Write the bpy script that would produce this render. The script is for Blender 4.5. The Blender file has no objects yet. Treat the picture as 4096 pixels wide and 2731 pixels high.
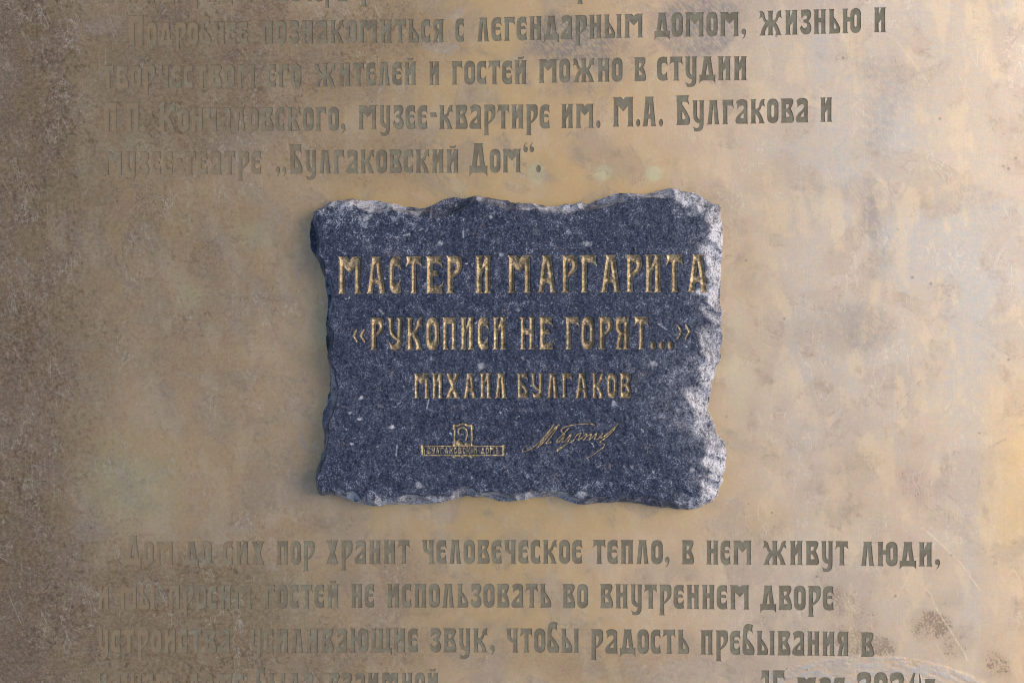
import bpy, math, random
import numpy as np
from mathutils import Vector
from mathutils.geometry import delaunay_2d_cdt

# ------------------------------------------------------------------ set-up
S = bpy.context.scene
C = S.collection
PW, PH = 4096.0, 2731.0            # the photograph, in its own pixels
K = 0.29 / PW                      # metres per photograph pixel at the face of the plaque
LENS, SENSOR = 50.0, 36.0
DIST = 0.29 * LENS / SENSOR        # camera height over the plaque face
DPX = DIST / K

cam = bpy.data.cameras.new('camera')
cam.lens = LENS; cam.sensor_width = SENSOR; cam.sensor_fit = 'HORIZONTAL'
cam.clip_start = 0.01; cam.clip_end = 200.0
camo = bpy.data.objects.new('camera', cam); C.objects.link(camo)
camo.location = (0, 0, DIST); camo.rotation_euler = (0, 0, 0)
S.camera = camo

SUN_EL, SUN_AZ = 34.0, 12.0        # elevation; azimuth measured from +X (photo right) towards +Y (photo top)
w = bpy.data.worlds.new('World'); S.world = w; w.use_nodes = True
nt = w.node_tree; nt.nodes.clear()
sky = nt.nodes.new('ShaderNodeTexSky'); sky.sky_type = 'NISHITA'; sky.sun_disc = False
sky.sun_elevation = math.radians(SUN_EL)
sky.sun_rotation = math.radians(90.0 - SUN_AZ)
sky.air_density = 1.0; sky.dust_density = 2.2; sky.ozone_density = 1.0
bg = nt.nodes.new('ShaderNodeBackground'); bg.inputs['Strength'].default_value = 0.10
wo = nt.nodes.new('ShaderNodeOutputWorld')
nt.links.new(sky.outputs[0], bg.inputs[0]); nt.links.new(bg.outputs[0], wo.inputs[0])

sl = bpy.data.lights.new('sun', 'SUN'); sl.energy = 1.3; sl.angle = math.radians(40.0); sl.color = (1.0, 0.95, 0.88)
so = bpy.data.objects.new('sun', sl); C.objects.link(so)
e, a = math.radians(SUN_EL), math.radians(SUN_AZ)
so.rotation_euler = Vector((math.cos(e)*math.cos(a), math.cos(e)*math.sin(a), math.sin(e))).to_track_quat('Z', 'Y').to_euler()

vs = S.view_settings
vs.view_transform = 'Standard'; vs.look = 'None'; vs.gamma = 1.0; vs.use_curve_mapping = False
vs.exposure = 1.1

S.cycles.filter_width = 1.15
rng = np.random.default_rng(7)
random.seed(7)

# ------------------------------------------------------------------ small maths
def lattice(seed, n=256):
    return np.random.default_rng(seed).random((n, n))
_lat = {}
def vnoise(x, y, seed):
    if seed not in _lat: _lat[seed] = lattice(seed)
    L = _lat[seed]; n = L.shape[0]
    xi = np.floor(x).astype(int); yi = np.floor(y).astype(int)
    fx = x - xi; fy = y - yi
    fx = fx*fx*fx*(fx*(fx*6-15)+10); fy = fy*fy*fy*(fy*(fy*6-15)+10)
    x0 = xi % n; x1 = (xi+1) % n; y0 = yi % n; y1 = (yi+1) % n
    return (L[x0,y0]*(1-fx)+L[x1,y0]*fx)*(1-fy) + (L[x0,y1]*(1-fx)+L[x1,y1]*fx)*fy
def fbm(x, y, scale, octs, seed, gain=0.5):
    """0..1 noise; scale is the size in photo pixels of its largest features"""
    t = np.zeros_like(x, dtype=float); amp = 1.0; tot = 0.0; s = scale; c, sn = 0.8, 0.6
    for o in range(octs):
        t += amp*vnoise(x/s + 13.7*o, y/s + 7.1*o, seed+o); tot += amp
        amp *= gain; s *= 0.5; x, y = c*x - sn*y, sn*x + c*y
    return t/tot
def sst(a, b, v):
    t = np.clip((v-a)/(b-a), 0, 1); return t*t*(3-2*t)
def seg_dist(P, A, B, want_pt=False):
    """least distance of points P (n,2) to segments A-B (m,2)"""
    n = len(P); best = np.full(n, 1e18); pt = np.zeros((n, 2))
    d = B - A; L2 = np.maximum((d*d).sum(1), 1e-9)
    step = max(1, 4000000//max(1, len(A)))
    for i in range(0, n, step):
        p = P[i:i+step]
        v = p[:, None, :] - A[None]
        t = np.clip((v*d[None]).sum(2)/L2[None], 0, 1)
        q = v - t[..., None]*d[None]
        dd = (q*q).sum(2); j = dd.argmin(1); r = np.arange(len(p))
        best[i:i+step] = dd[r, j]
        if want_pt: pt[i:i+step] = A[j] + t[r, j][:, None]*d[j]
    return (np.sqrt(best), pt) if want_pt else np.sqrt(best)
def inside(P, A, B):
    """even-odd test of points against closed loops given as segments"""
    res = np.zeros(len(P), bool); step = max(1, 4000000//max(1, len(A)))
    for i in range(0, len(P), step):
        p = P[i:i+step]; y = p[:, 1][:, None]
        cond = (A[:, 1][None] > y) != (B[:, 1][None] > y)
        den = np.where(np.abs(B[:, 1]-A[:, 1]) < 1e-9, 1e-9, B[:, 1]-A[:, 1])
        xx = A[:, 0][None] + (y - A[:, 1][None])*((B[:, 0]-A[:, 0])/den)[None]
        res[i:i+step] = (cond & (p[:, 0][:, None] < xx)).sum(1) % 2 == 1
    return res
def X(px): return (px - PW/2)*K
def Y(py): return (PH/2 - py)*K

# ------------------------------------------------------------------ object helpers
def link(name, me, mat, parent):
    o = bpy.data.objects.new(name, me); C.objects.link(o)
    if mat: me.materials.append(mat)
    if parent: o.parent = parent
    return o
def mesh_px(name, verts, faces, mat, parent, smooth=False):
    """verts in photo pixels (x, y down, height up)"""
    v = np.asarray(verts, float)
    co = np.stack([(v[:, 0]-PW/2)*K, (PH/2-v[:, 1])*K, v[:, 2]*K], 1)
    me = bpy.data.meshes.new(name)
    me.from_pydata(co.tolist(), [], [tuple(f) for f in faces])
    if smooth: me.polygons.foreach_set('use_smooth', np.ones(len(me.polygons), bool))
    me.update()
    return link(name, me, mat, parent)
def empty(name, loc, parent=None):
    o = bpy.data.objects.new(name, None); C.objects.link(o); o.location = loc
    o.empty_display_size = 0.01
    if parent: o.parent = parent
    return o
def attr(me, name, rgba):
    at = me.attributes.new(name, 'FLOAT_COLOR', 'POINT')
    at.data.foreach_set('color', np.asarray(rgba, np.float32).ravel())

# ------------------------------------------------------------------ node helpers
class NG:
    def __init__(s, name):
        s.m = bpy.data.materials.new(name); s.m.use_nodes = True
        s.t = s.m.node_tree; s.t.nodes.clear()
        s.out = s.n('ShaderNodeOutputMaterial'); s.b = s.n('ShaderNodeBsdfPrincipled')
        s.l(s.b.outputs[0], s.out.inputs[0])
        tc = s.n('ShaderNodeTexCoord')
        mp = s.n('ShaderNodeVectorMath'); mp.operation = 'SCALE'; mp.inputs['Scale'].default_value = 1.0/K
        s.l(tc.outputs['Object'], mp.inputs[0]); s.px = mp.outputs[0]       # coordinates in photo pixels
    def n(s, t): return s.t.nodes.new(t)
    def l(s, a, b): s.t.links.new(a, b)
    def put(s, sock, v):
        if isinstance(v, (int, float)): sock.default_value = v
        elif isinstance(v, (tuple, list)): sock.default_value = tuple(v) if len(v) == len(sock.default_value) else tuple(v)+(1,)
        else: s.l(v, sock)
    def math(s, op, a, b=0.0, c=0.0, clamp=False):
        m = s.n('ShaderNodeMath'); m.operation = op; m.use_clamp = clamp
        s.put(m.inputs[0], a); s.put(m.inputs[1], b); s.put(m.inputs[2], c); return m.outputs[0]
    def scalevec(s, sx, sy, sz=1.0, rot=0.0, vec=None):
        m = s.n('ShaderNodeMapping'); m.inputs['Scale'].default_value = (sx, sy, sz)
        if rot:                                  # turn first, stretch afterwards
            q = s.n('ShaderNodeMapping'); q.inputs['Rotation'].default_value = (0, 0, rot)
            s.l(vec or s.px, q.inputs[0]); s.l(q.outputs[0], m.inputs[0])
        else: s.l(vec or s.px, m.inputs[0])
        return m.outputs[0]
    def noise(s, size, detail=2, rough=0.5, vec=None, dist=0.0):
        m = s.n('ShaderNodeTexNoise'); m.inputs['Scale'].default_value = 1.0/size
        m.inputs['Detail'].default_value = detail; m.inputs['Roughness'].default_value = rough; m.inputs['Distortion'].default_value = dist
        s.l(vec or s.px, m.inputs['Vector']); return m.outputs['Fac']
    def voro(s, size, feature='F1', vec=None, rnd=1.0, out='Distance'):
        m = s.n('ShaderNodeTexVoronoi'); m.feature = feature; m.inputs['Scale'].default_value = 1.0/size
        m.inputs['Randomness'].default_value = rnd
        s.l(vec or s.px, m.inputs['Vector']); return m.outputs[out]
    def ramp(s, v, a, b, lo=0.0, hi=1.0):
        m = s.n('ShaderNodeMapRange'); m.interpolation_type = 'SMOOTHSTEP'
        s.put(m.inputs['Value'], v); s.put(m.inputs['From Min'], a); s.put(m.inputs['From Max'], b)
        m.inputs['To Min'].default_value = lo; m.inputs['To Max'].default_value = hi; return m.outputs[0]
    def mix(s, f, a, b, mode='MIX'):
        m = s.n('ShaderNodeMix'); m.data_type = 'RGBA'; m.blend_type = mode
        s.put(m.inputs[0], f); s.put(m.inputs[6], a); s.put(m.inputs[7], b); return m.outputs[2]
    def attr(s, name):
        m = s.n('ShaderNodeAttribute'); m.attribute_name = name
        q = s.n('ShaderNodeSeparateColor'); s.l(m.outputs['Color'], q.inputs[0])
        return q.outputs[0], q.outputs[1], q.outputs[2], m.outputs['Alpha']
    def bump(s, h, strength, dist_px):
        m = s.n('ShaderNodeBump'); m.inputs['Strength'].default_value = strength; m.inputs['Distance'].default_value = dist_px*K
        s.l(h, m.inputs['Height']); s.l(m.outputs[0], s.b.inputs['Normal'])

# ------------------------------------------------------------------ materials
def mat_brass():
    g = NG('tarnished_brass')
    D, G, P, F = g.attr('stainLightA'); O, R, A, Z = g.attr('stainB')
    n1 = g.noise(420, 4, 0.55); n2 = g.noise(90, 4, 0.6); n3 = g.noise(26, 3, 0.6); n4 = g.noise(9, 2, 0.6)
    col = g.mix(g.ramp(n1, 0.35, 0.65), (0.660, 0.436, 0.232), (0.700, 0.470, 0.262))
    col = g.mix(g.math('MULTIPLY', g.ramp(n2, 0.5, 0.75), 0.5), col, (0.65, 0.450, 0.265))
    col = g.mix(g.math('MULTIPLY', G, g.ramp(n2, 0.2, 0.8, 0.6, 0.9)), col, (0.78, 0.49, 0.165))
    col = g.mix(g.math('MULTIPLY', O, 0.85), col, (0.70, 0.60, 0.32))
    col = g.mix(g.math('MULTIPLY', R, 0.7), col, (0.55, 0.33, 0.25))
    # milky films, plus grey painted over the brightly reflecting right side
    col = g.mix(g.math('MULTIPLY', P, g.ramp(n3, 0.25, 0.7, 0.72, 1.0)), col, (0.452, 0.418, 0.372))
    U, _u, _v, _w = g.attr('stainLightC')
    col = g.mix(g.math('MULTIPLY', U, g.ramp(n3, 0.2, 0.8, 0.8, 1.0)), col, (0.315, 0.200, 0.103))
    # brown oxide flecks: as many as the mask asks for
    streak = g.noise(1.0, 3, 0.6, vec=g.scalevec(1/14, 1/30, 1, -0.42))
    fl = g.math('ADD', g.math('MULTIPLY', n4, 0.45), g.math('ADD', g.math('MULTIPLY', n3, 0.3), g.math('MULTIPLY', streak, 0.25)))
    thr = g.math('SUBTRACT', 0.66, g.math('MULTIPLY', D, 0.24))
    fm = g.ramp(fl, thr, g.math('ADD', thr, 0.09))
    fm = g.math('MULTIPLY', fm, g.ramp(D, 0.02, 0.35))
    col = g.mix(g.math('MULTIPLY', fm, 0.62), col, (0.185, 0.135, 0.105))
    col = g.mix(g.math('MULTIPLY', D, 0.30), col, (0.26, 0.18, 0.115))
    st2 = g.noise(1.0, 5, 0.72, vec=g.scalevec(1/26, 1/80, 1, -0.42))
    big_ = g.ramp(g.noise(210, 3, 0.55), 0.40, 0.58, 0.25, 1.0)
    nb = g.noise(30, 5, 0.75)
    tex = g.math('ADD', g.math('MULTIPLY', st2, 0.45), g.math('MULTIPLY', nb, 0.55))
    col = g.mix(g.math('MULTIPLY', U, g.math('MULTIPLY', big_, g.ramp(tex, 0.51, 0.60, 0.0, 0.62))), col, (0.47, 0.32, 0.19))
    col = g.mix(g.math('MULTIPLY', U, g.math('MULTIPLY', big_, g.ramp(tex, 0.49, 0.41, 0.0, 0.62))), col, (0.160, 0.106, 0.058))
    # patchy grey-mauve and tan bloom over the cleaner side
    bl = g.noise(240, 6, 0.58, dist=0.6)
    nU = g.math('SUBTRACT', 1.0, g.math('MULTIPLY', U, 0.8))
    col = g.mix(g.math('MULTIPLY', nU, g.ramp(bl, 0.47, 0.62, 0.0, 0.42)), col, (0.45, 0.345, 0.255))
    bl2 = g.noise(180, 5, 0.6, vec=g.scalevec(1.4, 0.7, 1, -0.1))
    col = g.mix(g.math('MULTIPLY', nU, g.ramp(bl2, 0.52, 0.62, 0.0, 0.35)), col, (0.72, 0.54, 0.33))
    bl3 = g.noise(90, 6, 0.68, vec=g.scalevec(1.0, 0.8, 1, 2.1))
    col = g.mix(g.math('MULTIPLY', g.ramp(bl3, 0.54, 0.64, 0.0, 0.30), g.ramp(bl, 0.42, 0.56)), col, (0.345, 0.258, 0.175))
    # tide marks where films dried, and hairline scratches
    rim = g.math('MULTIPLY', g.ramp(g.math('ABSOLUTE', g.math('SUBTRACT', bl, 0.565)), 0.002, 0.011, 1.0, 0.0), g.ramp(n2, 0.42, 0.60, 0.0, 0.32))
    col = g.mix(rim, col, (0.30, 0.225, 0.165))
    rim2 = g.math('MULTIPLY', g.ramp(g.math('ABSOLUTE', g.math('SUBTRACT', bl2, 0.44)), 0.002, 0.010, 1.0, 0.0), g.ramp(n1, 0.45, 0.60, 0.0, 0.40))
    col = g.mix(rim2, col, (0.74, 0.62, 0.46))
    for ang, thr_, sd_ in ((-0.42, 0.665, 0.0), (0.02, 0.675, 40.0), (0.75, 0.695, 80.0), (-1.1, 0.695, 120.0)):
        hv = g.scalevec(1/5.5, 1/420, 1, ang)
        hn = g.noise(1.0, 1, 0.5, vec=hv)
        hm = g.math('MULTIPLY', g.ramp(hn, thr_, thr_+0.05), g.ramp(n2, 0.46, 0.60, 0.0, 0.34))
        col = g.mix(hm, col, (0.32, 0.235, 0.16) if ang == 0.75 else (0.72, 0.60, 0.44))
    # pale round flecks left inside the oxide
    vd = g.voro(19, 'F1')
    pf = g.math('MULTIPLY', g.ramp(vd, 0.22, 0.34, 1.0, 0.0), g.math('MULTIPLY', g.ramp(n3, 0.46, 0.6), g.ramp(D, 0.15, 0.6)))
    col = g.mix(g.math('MULTIPLY', pf, 0.5), col, (0.50, 0.375, 0.27))
    # grey-blue greasy films
    ridge = g.noise(1.0, 2, 0.5, vec=g.scalevec(1/26, 1/9, 1, 0.9))
    fb = g.math('MULTIPLY', F, g.ramp(g.math('ADD', g.math('MULTIPLY', ridge, 0.6), g.math('MULTIPLY', n3, 0.4)), 0.36, 0.62, 0.35, 1.0))
    col = g.mix(g.math('MULTIPLY', fb, 0.85), col, (0.235, 0.212, 0.200))
    # fine grain, worn flecks
    gr = g.noise(5, 2, 0.7)
    gr2 = g.noise(15, 3, 0.75)
    col = g.mix(g.math('ADD', 0.16, g.math('MULTIPLY', U, 0.5)), col, g.mix(g.ramp(gr2, 0.3, 0.7), (0.30, 0.30, 0.30), (0.70, 0.70, 0.70)), 'SOFT_LIGHT')
    col = g.mix(g.math('ADD', 0.20, g.math('MULTIPLY', U, 0.3)), col, g.mix(g.ramp(gr, 0.3, 0.7), (0.30, 0.30, 0.30), (0.70, 0.70, 0.70)), 'SOFT_LIGHT')
    cl = g.n('ShaderNodeTexNoise'); cl.inputs['Scale'].default_value = 1/34; cl.inputs['Detail'].default_value = 4; g.l(g.px, cl.inputs['Vector'])
    col = g.mix(0.10, col, cl.outputs['Color'], 'SOFT_LIGHT')
    # bright fresh scratches
    col = g.mix(g.math('MULTIPLY', Z, g.ramp(n3, 0.35, 0.6, 0.1, 0.55)), col, (0.85, 0.66, 0.40))
    # tiny dark pits
    pit = g.math('MULTIPLY', g.ramp(g.voro(95, 'F1'), 0.05, 0.085, 1.0, 0.0), g.math('MULTIPLY', g.ramp(n2, 0.45, 0.55), g.ramp(P, 0.1, 0.5, 0.25, 1.0)))
    col = g.mix(g.math('MULTIPLY', pit, 0.55), col, (0.20, 0.15, 0.12))
    g.put(g.b.inputs['Base Color'], col)
    g.b.inputs['Metallic'].default_value = 0.85
    ro = g.math('ADD', 0.40, g.math('MULTIPLY', n2, 0.12))
    ro = g.math('ADD', ro, g.math('MULTIPLY', fm, 0.12))
    ro = g.math('ADD', ro, g.math('MULTIPLY', P, 0.08))
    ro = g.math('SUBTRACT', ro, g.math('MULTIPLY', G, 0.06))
    g.put(g.b.inputs['Roughness'], ro)
    brush = g.noise(1.0, 2, 0.6, vec=g.scalevec(1/7, 1/160, 1, 0.0))
    hgt = g.math('ADD', g.math('MULTIPLY', n4, g.math('ADD', 0.12, g.math('MULTIPLY', U, 0.4))), g.math('ADD', g.math('MULTIPLY', brush, 0.3), g.math('ADD', g.math('MULTIPLY', A, 2.2), g.math('MULTIPLY', fm, -0.3))))
    g.bump(hgt, 0.35, 1.6)
    return g.m
def mat_etch():
    g = NG('etched_letter_fill')
    n1 = g.noise(60, 3, 0.6); n2 = g.noise(14, 3, 0.6, dist=1.0)
    worm = g.ramp(g.voro(26, 'DISTANCE_TO_EDGE', vec=g.px), 0.02, 0.10, 1.0, 0.0)
    col = g.mix(g.ramp(n1, 0.3, 0.7), (0.135, 0.110, 0.072), (0.178, 0.157, 0.105))
    col = g.mix(g.math('MULTIPLY', g.ramp(n2, 0.5, 0.72), 0.5), col, (0.100, 0.080, 0.053))
    col = g.mix(g.math('MULTIPLY', worm, g.math('MULTIPLY', g.ramp(n1, 0.4, 0.6), 0.4)), col, (0.21, 0.195, 0.135))
    T1, _a, _b, _c = g.attr('film_reflect')
    tx = g.noise(28, 5, 0.75)
    col = g.mix(g.math('MULTIPLY', T1, g.ramp(tx, 0.40, 0.58, 0.35, 1.0)), col, (0.200, 0.140, 0.080))
    g.put(g.b.inputs['Base Color'], col)
    g.b.inputs['Roughness'].default_value = 0.62; g.b.inputs['Specular IOR Level'].default_value = 0.25
    g.bump(n2, 0.25, 1.2)
    return g.m
def mat_stone():
    g = NG('dark_granite')
    E, L, M, _ = g.attr('stone')          # broken edge with painted sidelight, pale patch with painted sheen, unused
    n0 = g.noise(220, 3, 0.55); n1 = g.noise(34, 4, 0.65); n2 = g.noise(10, 3, 0.7); n3 = g.noise(5, 2, 0.7)
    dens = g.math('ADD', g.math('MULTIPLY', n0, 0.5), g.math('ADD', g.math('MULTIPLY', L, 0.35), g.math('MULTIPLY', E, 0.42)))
    col = g.mix(g.ramp(n2, 0.32, 0.66), (0.004, 0.0065, 0.017), (0.031, 0.039, 0.070))
    col = g.mix(g.math('MULTIPLY', g.ramp(n1, 0.42, 0.66), 0.30), col, (0.050, 0.058, 0.088))
    crys = g.math('ADD', g.math('MULTIPLY', n3, 0.5), g.math('MULTIPLY', n1, 0.5))
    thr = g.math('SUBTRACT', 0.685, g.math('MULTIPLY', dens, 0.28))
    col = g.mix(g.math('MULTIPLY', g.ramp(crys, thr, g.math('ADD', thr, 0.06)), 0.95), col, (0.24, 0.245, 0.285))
    fl2 = g.ramp(g.math('ADD', g.math('MULTIPLY', g.noise(5, 2, 0.7), 0.7), g.math('MULTIPLY', n1, 0.3)), 0.562, 0.62)
    col = g.mix(g.math('MULTIPLY', fl2, 0.7), col, (0.175, 0.19, 0.245))
    col = g.mix(g.math('MULTIPLY', M, g.ramp(n2, 0.35, 0.6, 0.35, 1.0)), col, (0.50, 0.48, 0.50))
    pk = g.math('MULTIPLY', g.ramp(g.noise(75, 3, 0.6), 0.60, 0.70), g.ramp(n2, 0.45, 0.6))
    col = g.mix(g.math('MULTIPLY', pk, 0.45), col, (0.20, 0.15, 0.145))
    big = g.math('MULTIPLY', g.ramp(g.noise(26, 2, 0.5), 0.70, 0.78), g.ramp(n3, 0.35, 0.6))
    col = g.mix(g.math('MULTIPLY', big, 0.85), col, (0.50, 0.50, 0.53))
    ed = g.math('MULTIPLY', E, g.ramp(g.math('ADD', g.math('MULTIPLY', n1, 0.6), g.math('MULTIPLY', n2, 0.4)), 0.33, 0.56))
    ed = g.math('MULTIPLY', ed, g.ramp(g.math('ADD', g.math('MULTIPLY', n3, 0.6), g.math('MULTIPLY', n2, 0.4)), 0.36, 0.56, 0.30, 1.0))
    col = g.mix(g.math('MULTIPLY', ed, 0.85), col, (0.43, 0.42, 0.455))
    g.put(g.b.inputs['Base Color'], col)
    g.put(g.b.inputs['Roughness'], g.math('ADD', 0.45, g.math('MULTIPLY', n2, 0.25)))
    g.b.inputs['Specular IOR Level'].default_value = 0.28
    h = g.math('ADD', g.math('MULTIPLY', n2, 0.6), g.math('MULTIPLY', n3, 0.4))
    g.bump(h, 0.6, 2.6)
    return g.m
def mat_gold():
    g = NG('worn_gold_leaf')
    n1 = g.noise(30, 3, 0.6); n2 = g.noise(9, 3, 0.65); n3 = g.noise(4, 2, 0.6)
    col = g.mix(g.ramp(n2, 0.3, 0.7), (0.15, 0.100, 0.050), (0.53, 0.405, 0.235))
    worn = g.math('MULTIPLY', g.ramp(n1, 0.52, 0.68), g.ramp(n2, 0.40, 0.58))
    col = g.mix(g.math('MULTIPLY', worn, 0.6), col, (0.11, 0.075, 0.045))
    col = g.mix(g.ramp(n2, 0.60, 0.72, 0.0, 0.7), col, (0.80, 0.63, 0.36))
    n0 = g.noise(190, 3, 0.6)
    bare = g.math('MULTIPLY', g.ramp(g.noise(16, 4, 0.7), 0.585, 0.64), g.ramp(n0, 0.35, 0.55, 0.3, 0.85))
    col = g.mix(bare, col, (0.060, 0.058, 0.070))
    col = g.mix(g.ramp(n0, 0.47, 0.62, 0.0, 0.5), col, (0.150, 0.105, 0.062))
    pit = g.ramp(g.voro(22, 'F1'), 0.10, 0.17, 1.0, 0.0)
    col = g.mix(g.math('MULTIPLY', pit, g.math('MULTIPLY', g.ramp(n1, 0.45, 0.55), 0.85)), col, (0.045, 0.032, 0.022))
    g.put(g.b.inputs['Base Color'], col)
    g.b.inputs['Metallic'].default_value = 0.6
    g.put(g.b.inputs['Roughness'], g.math('ADD', 0.42, g.math('MULTIPLY', n1, 0.2)))
    g.bump(g.math('ADD', g.math('MULTIPLY', n2, 0.7), g.math('MULTIPLY', n3, 0.3)), 1.0, 4.0)
    return g.m
M_BRASS, M_ETCH, M_STONE, M_GOLD = mat_brass(), mat_etch(), mat_stone(), mat_gold()

# ------------------------------------------------------------------ the alphabet (units: percent of letter height)
def path(pts, n=7):
    """(x, y) is a corner; (cx, cy, x, y) a quadratic curve to x, y"""
    out = []
    for p in pts:
        if len(p) == 2: out.append(p)
        else:
            x0, y0 = out[-1]; cx, cy, x1, y1 = p
            for i in range(1, n+1):
                t = i/n; u = 1-t
                out.append((u*u*x0+2*u*t*cx+t*t*x1, u*u*y0+2*u*t*cy+t*t*y1))
    return out
def mir(pts, W): return [((W-p[0], p[1]) if len(p) == 2 else (W-p[0], p[1], W-p[2], p[3])) for p in pts]
def stem(x, w, y0=0, y1=100, fl='abcd', f=4.5):
    """a upper left, b upper right, c lower left, d lower right flare"""
    A, B, Cc, D = (f if k in fl else 0 for k in 'abcd')
    h = 12
    return [(x-Cc, y0), (x+w+D, y0), (x+w, y0+2, x+w, y0+h), (x+w, y1-h), (x+w, y1-2, x+w+B, y1),
            (x-A, y1), (x, y1-2, x, y1-h), (x, y0+h), (x, y0+2, x-Cc, y0)]
def hookbar(x0, x1, th):
    return [(x0, 100), (x1, 100), (x1-3, 90, x1-2, 100-th*0.8), (x1+1.5, 100-th-12), (x1-5, 100-th, x1-13, 100-th), (x0, 100-th)]
def legs(W, w, top=100, apex=78):
    a = w*0.78; c = W/2
    xo = lambda y: 4 + (c-a-4)*y/100
    xi = lambda y: 4+w + (c-4-w)*y/apex
    add = [[(c-a, top), (c+a, top), (W-4, 0), (4, 0)],
           [(c-a-4.5, top), (c+a+4.5, top), (c+a, top-2, c+a+1, top-12), (c-a-1, top-12), (c-a, top-2, c-a-4.5, top)]]
    foot = [(0, 0), (8+w, 0), (4+w, 2, xi(11), 11), (xo(11), 11), (4.5, 2, 0, 0)]
    add += [foot, mir(foot, W)]
    return add, xi
def bowl(x, w, W, y=68):
    add = [(x, 0), (x, y), (x+w, y), (W-7, y-24, W-0.5, y*0.34), (W+2, 0, W-8, 0)]
    sub = [(x+w, y*0.68), (W-w*0.9-2, y*0.5, W-w*0.85, y*0.37), (W-w*0.9, y*0.31, W-w-1, y*0.29), (x+w, y*0.29)]
    return add, sub
K_ARM = [(18, 50), (18, 59), (31, 60, 35, 74), (37, 98, 51, 100.5), (57, 99), (53, 90, 54, 84), (57.5, 67), (47, 79, 43, 67), (40, 52, 31, 50)]
K_LEG = [(18, 40), (18, 54), (31, 55), (46, 35, 51, 12), (53, 3, 58, 0), (31, 0), (36, 4, 35, 11), (32, 28, 20, 40)]
def sh(pts, dx): return [((p[0]+dx, p[1]) if len(p) == 2 else (p[0]+dx, p[1], p[2]+dx, p[3])) for p in pts]
def c_shape(W, w):
    return [(W-2, 97), (W-4, 86, W-4, 81), (W-0.5, 62), (W-7, 74, W-15, 74), (w, 75, w, 62), (w, 34), (w+2, 24.5, W*0.58, 25),
            (W-7, 27, W-2.5, 42), (W-5, 18, W-0.5, 4), (W*0.7, -1.5, W*0.5, -0.5), (1, 1, 0, 26), (0, 74), (1, 94, W*0.38, 99), (W*0.65, 102, W-2, 97)]
def o_shape(x, W, w):
    return ([(x, 24), (x, 76), (x+2, 100, x+W/2, 101), (x+W-2, 100, x+W, 76), (x+W, 24), (x+W-2, 0, x+W/2, -1), (x+2, 0, x, 24)],
            [(x+w, 32), (x+w, 67), (x+w+1, 75, x+W/2, 75), (x+W-w-1, 75, x+W-w, 67), (x+W-w, 32), (x+W-w-1, 25, x+W/2, 25), (x+w+1, 25, x+w, 32)])
def dot(cx, cy, rx, ry, n=18): return [(cx+rx*math.cos(2*math.pi*i/n), cy+ry*math.sin(2*math.pi*i/n)) for i in range(n)]
def comma(x): return [(x+1, 18), (x+1, 30, x+10, 31), (x+20, 30, x+19, 14), (x+17, -6, x+3, -13), (x+12, -2, x+12, 6), (x+1, 7, x+1, 18)]

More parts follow.
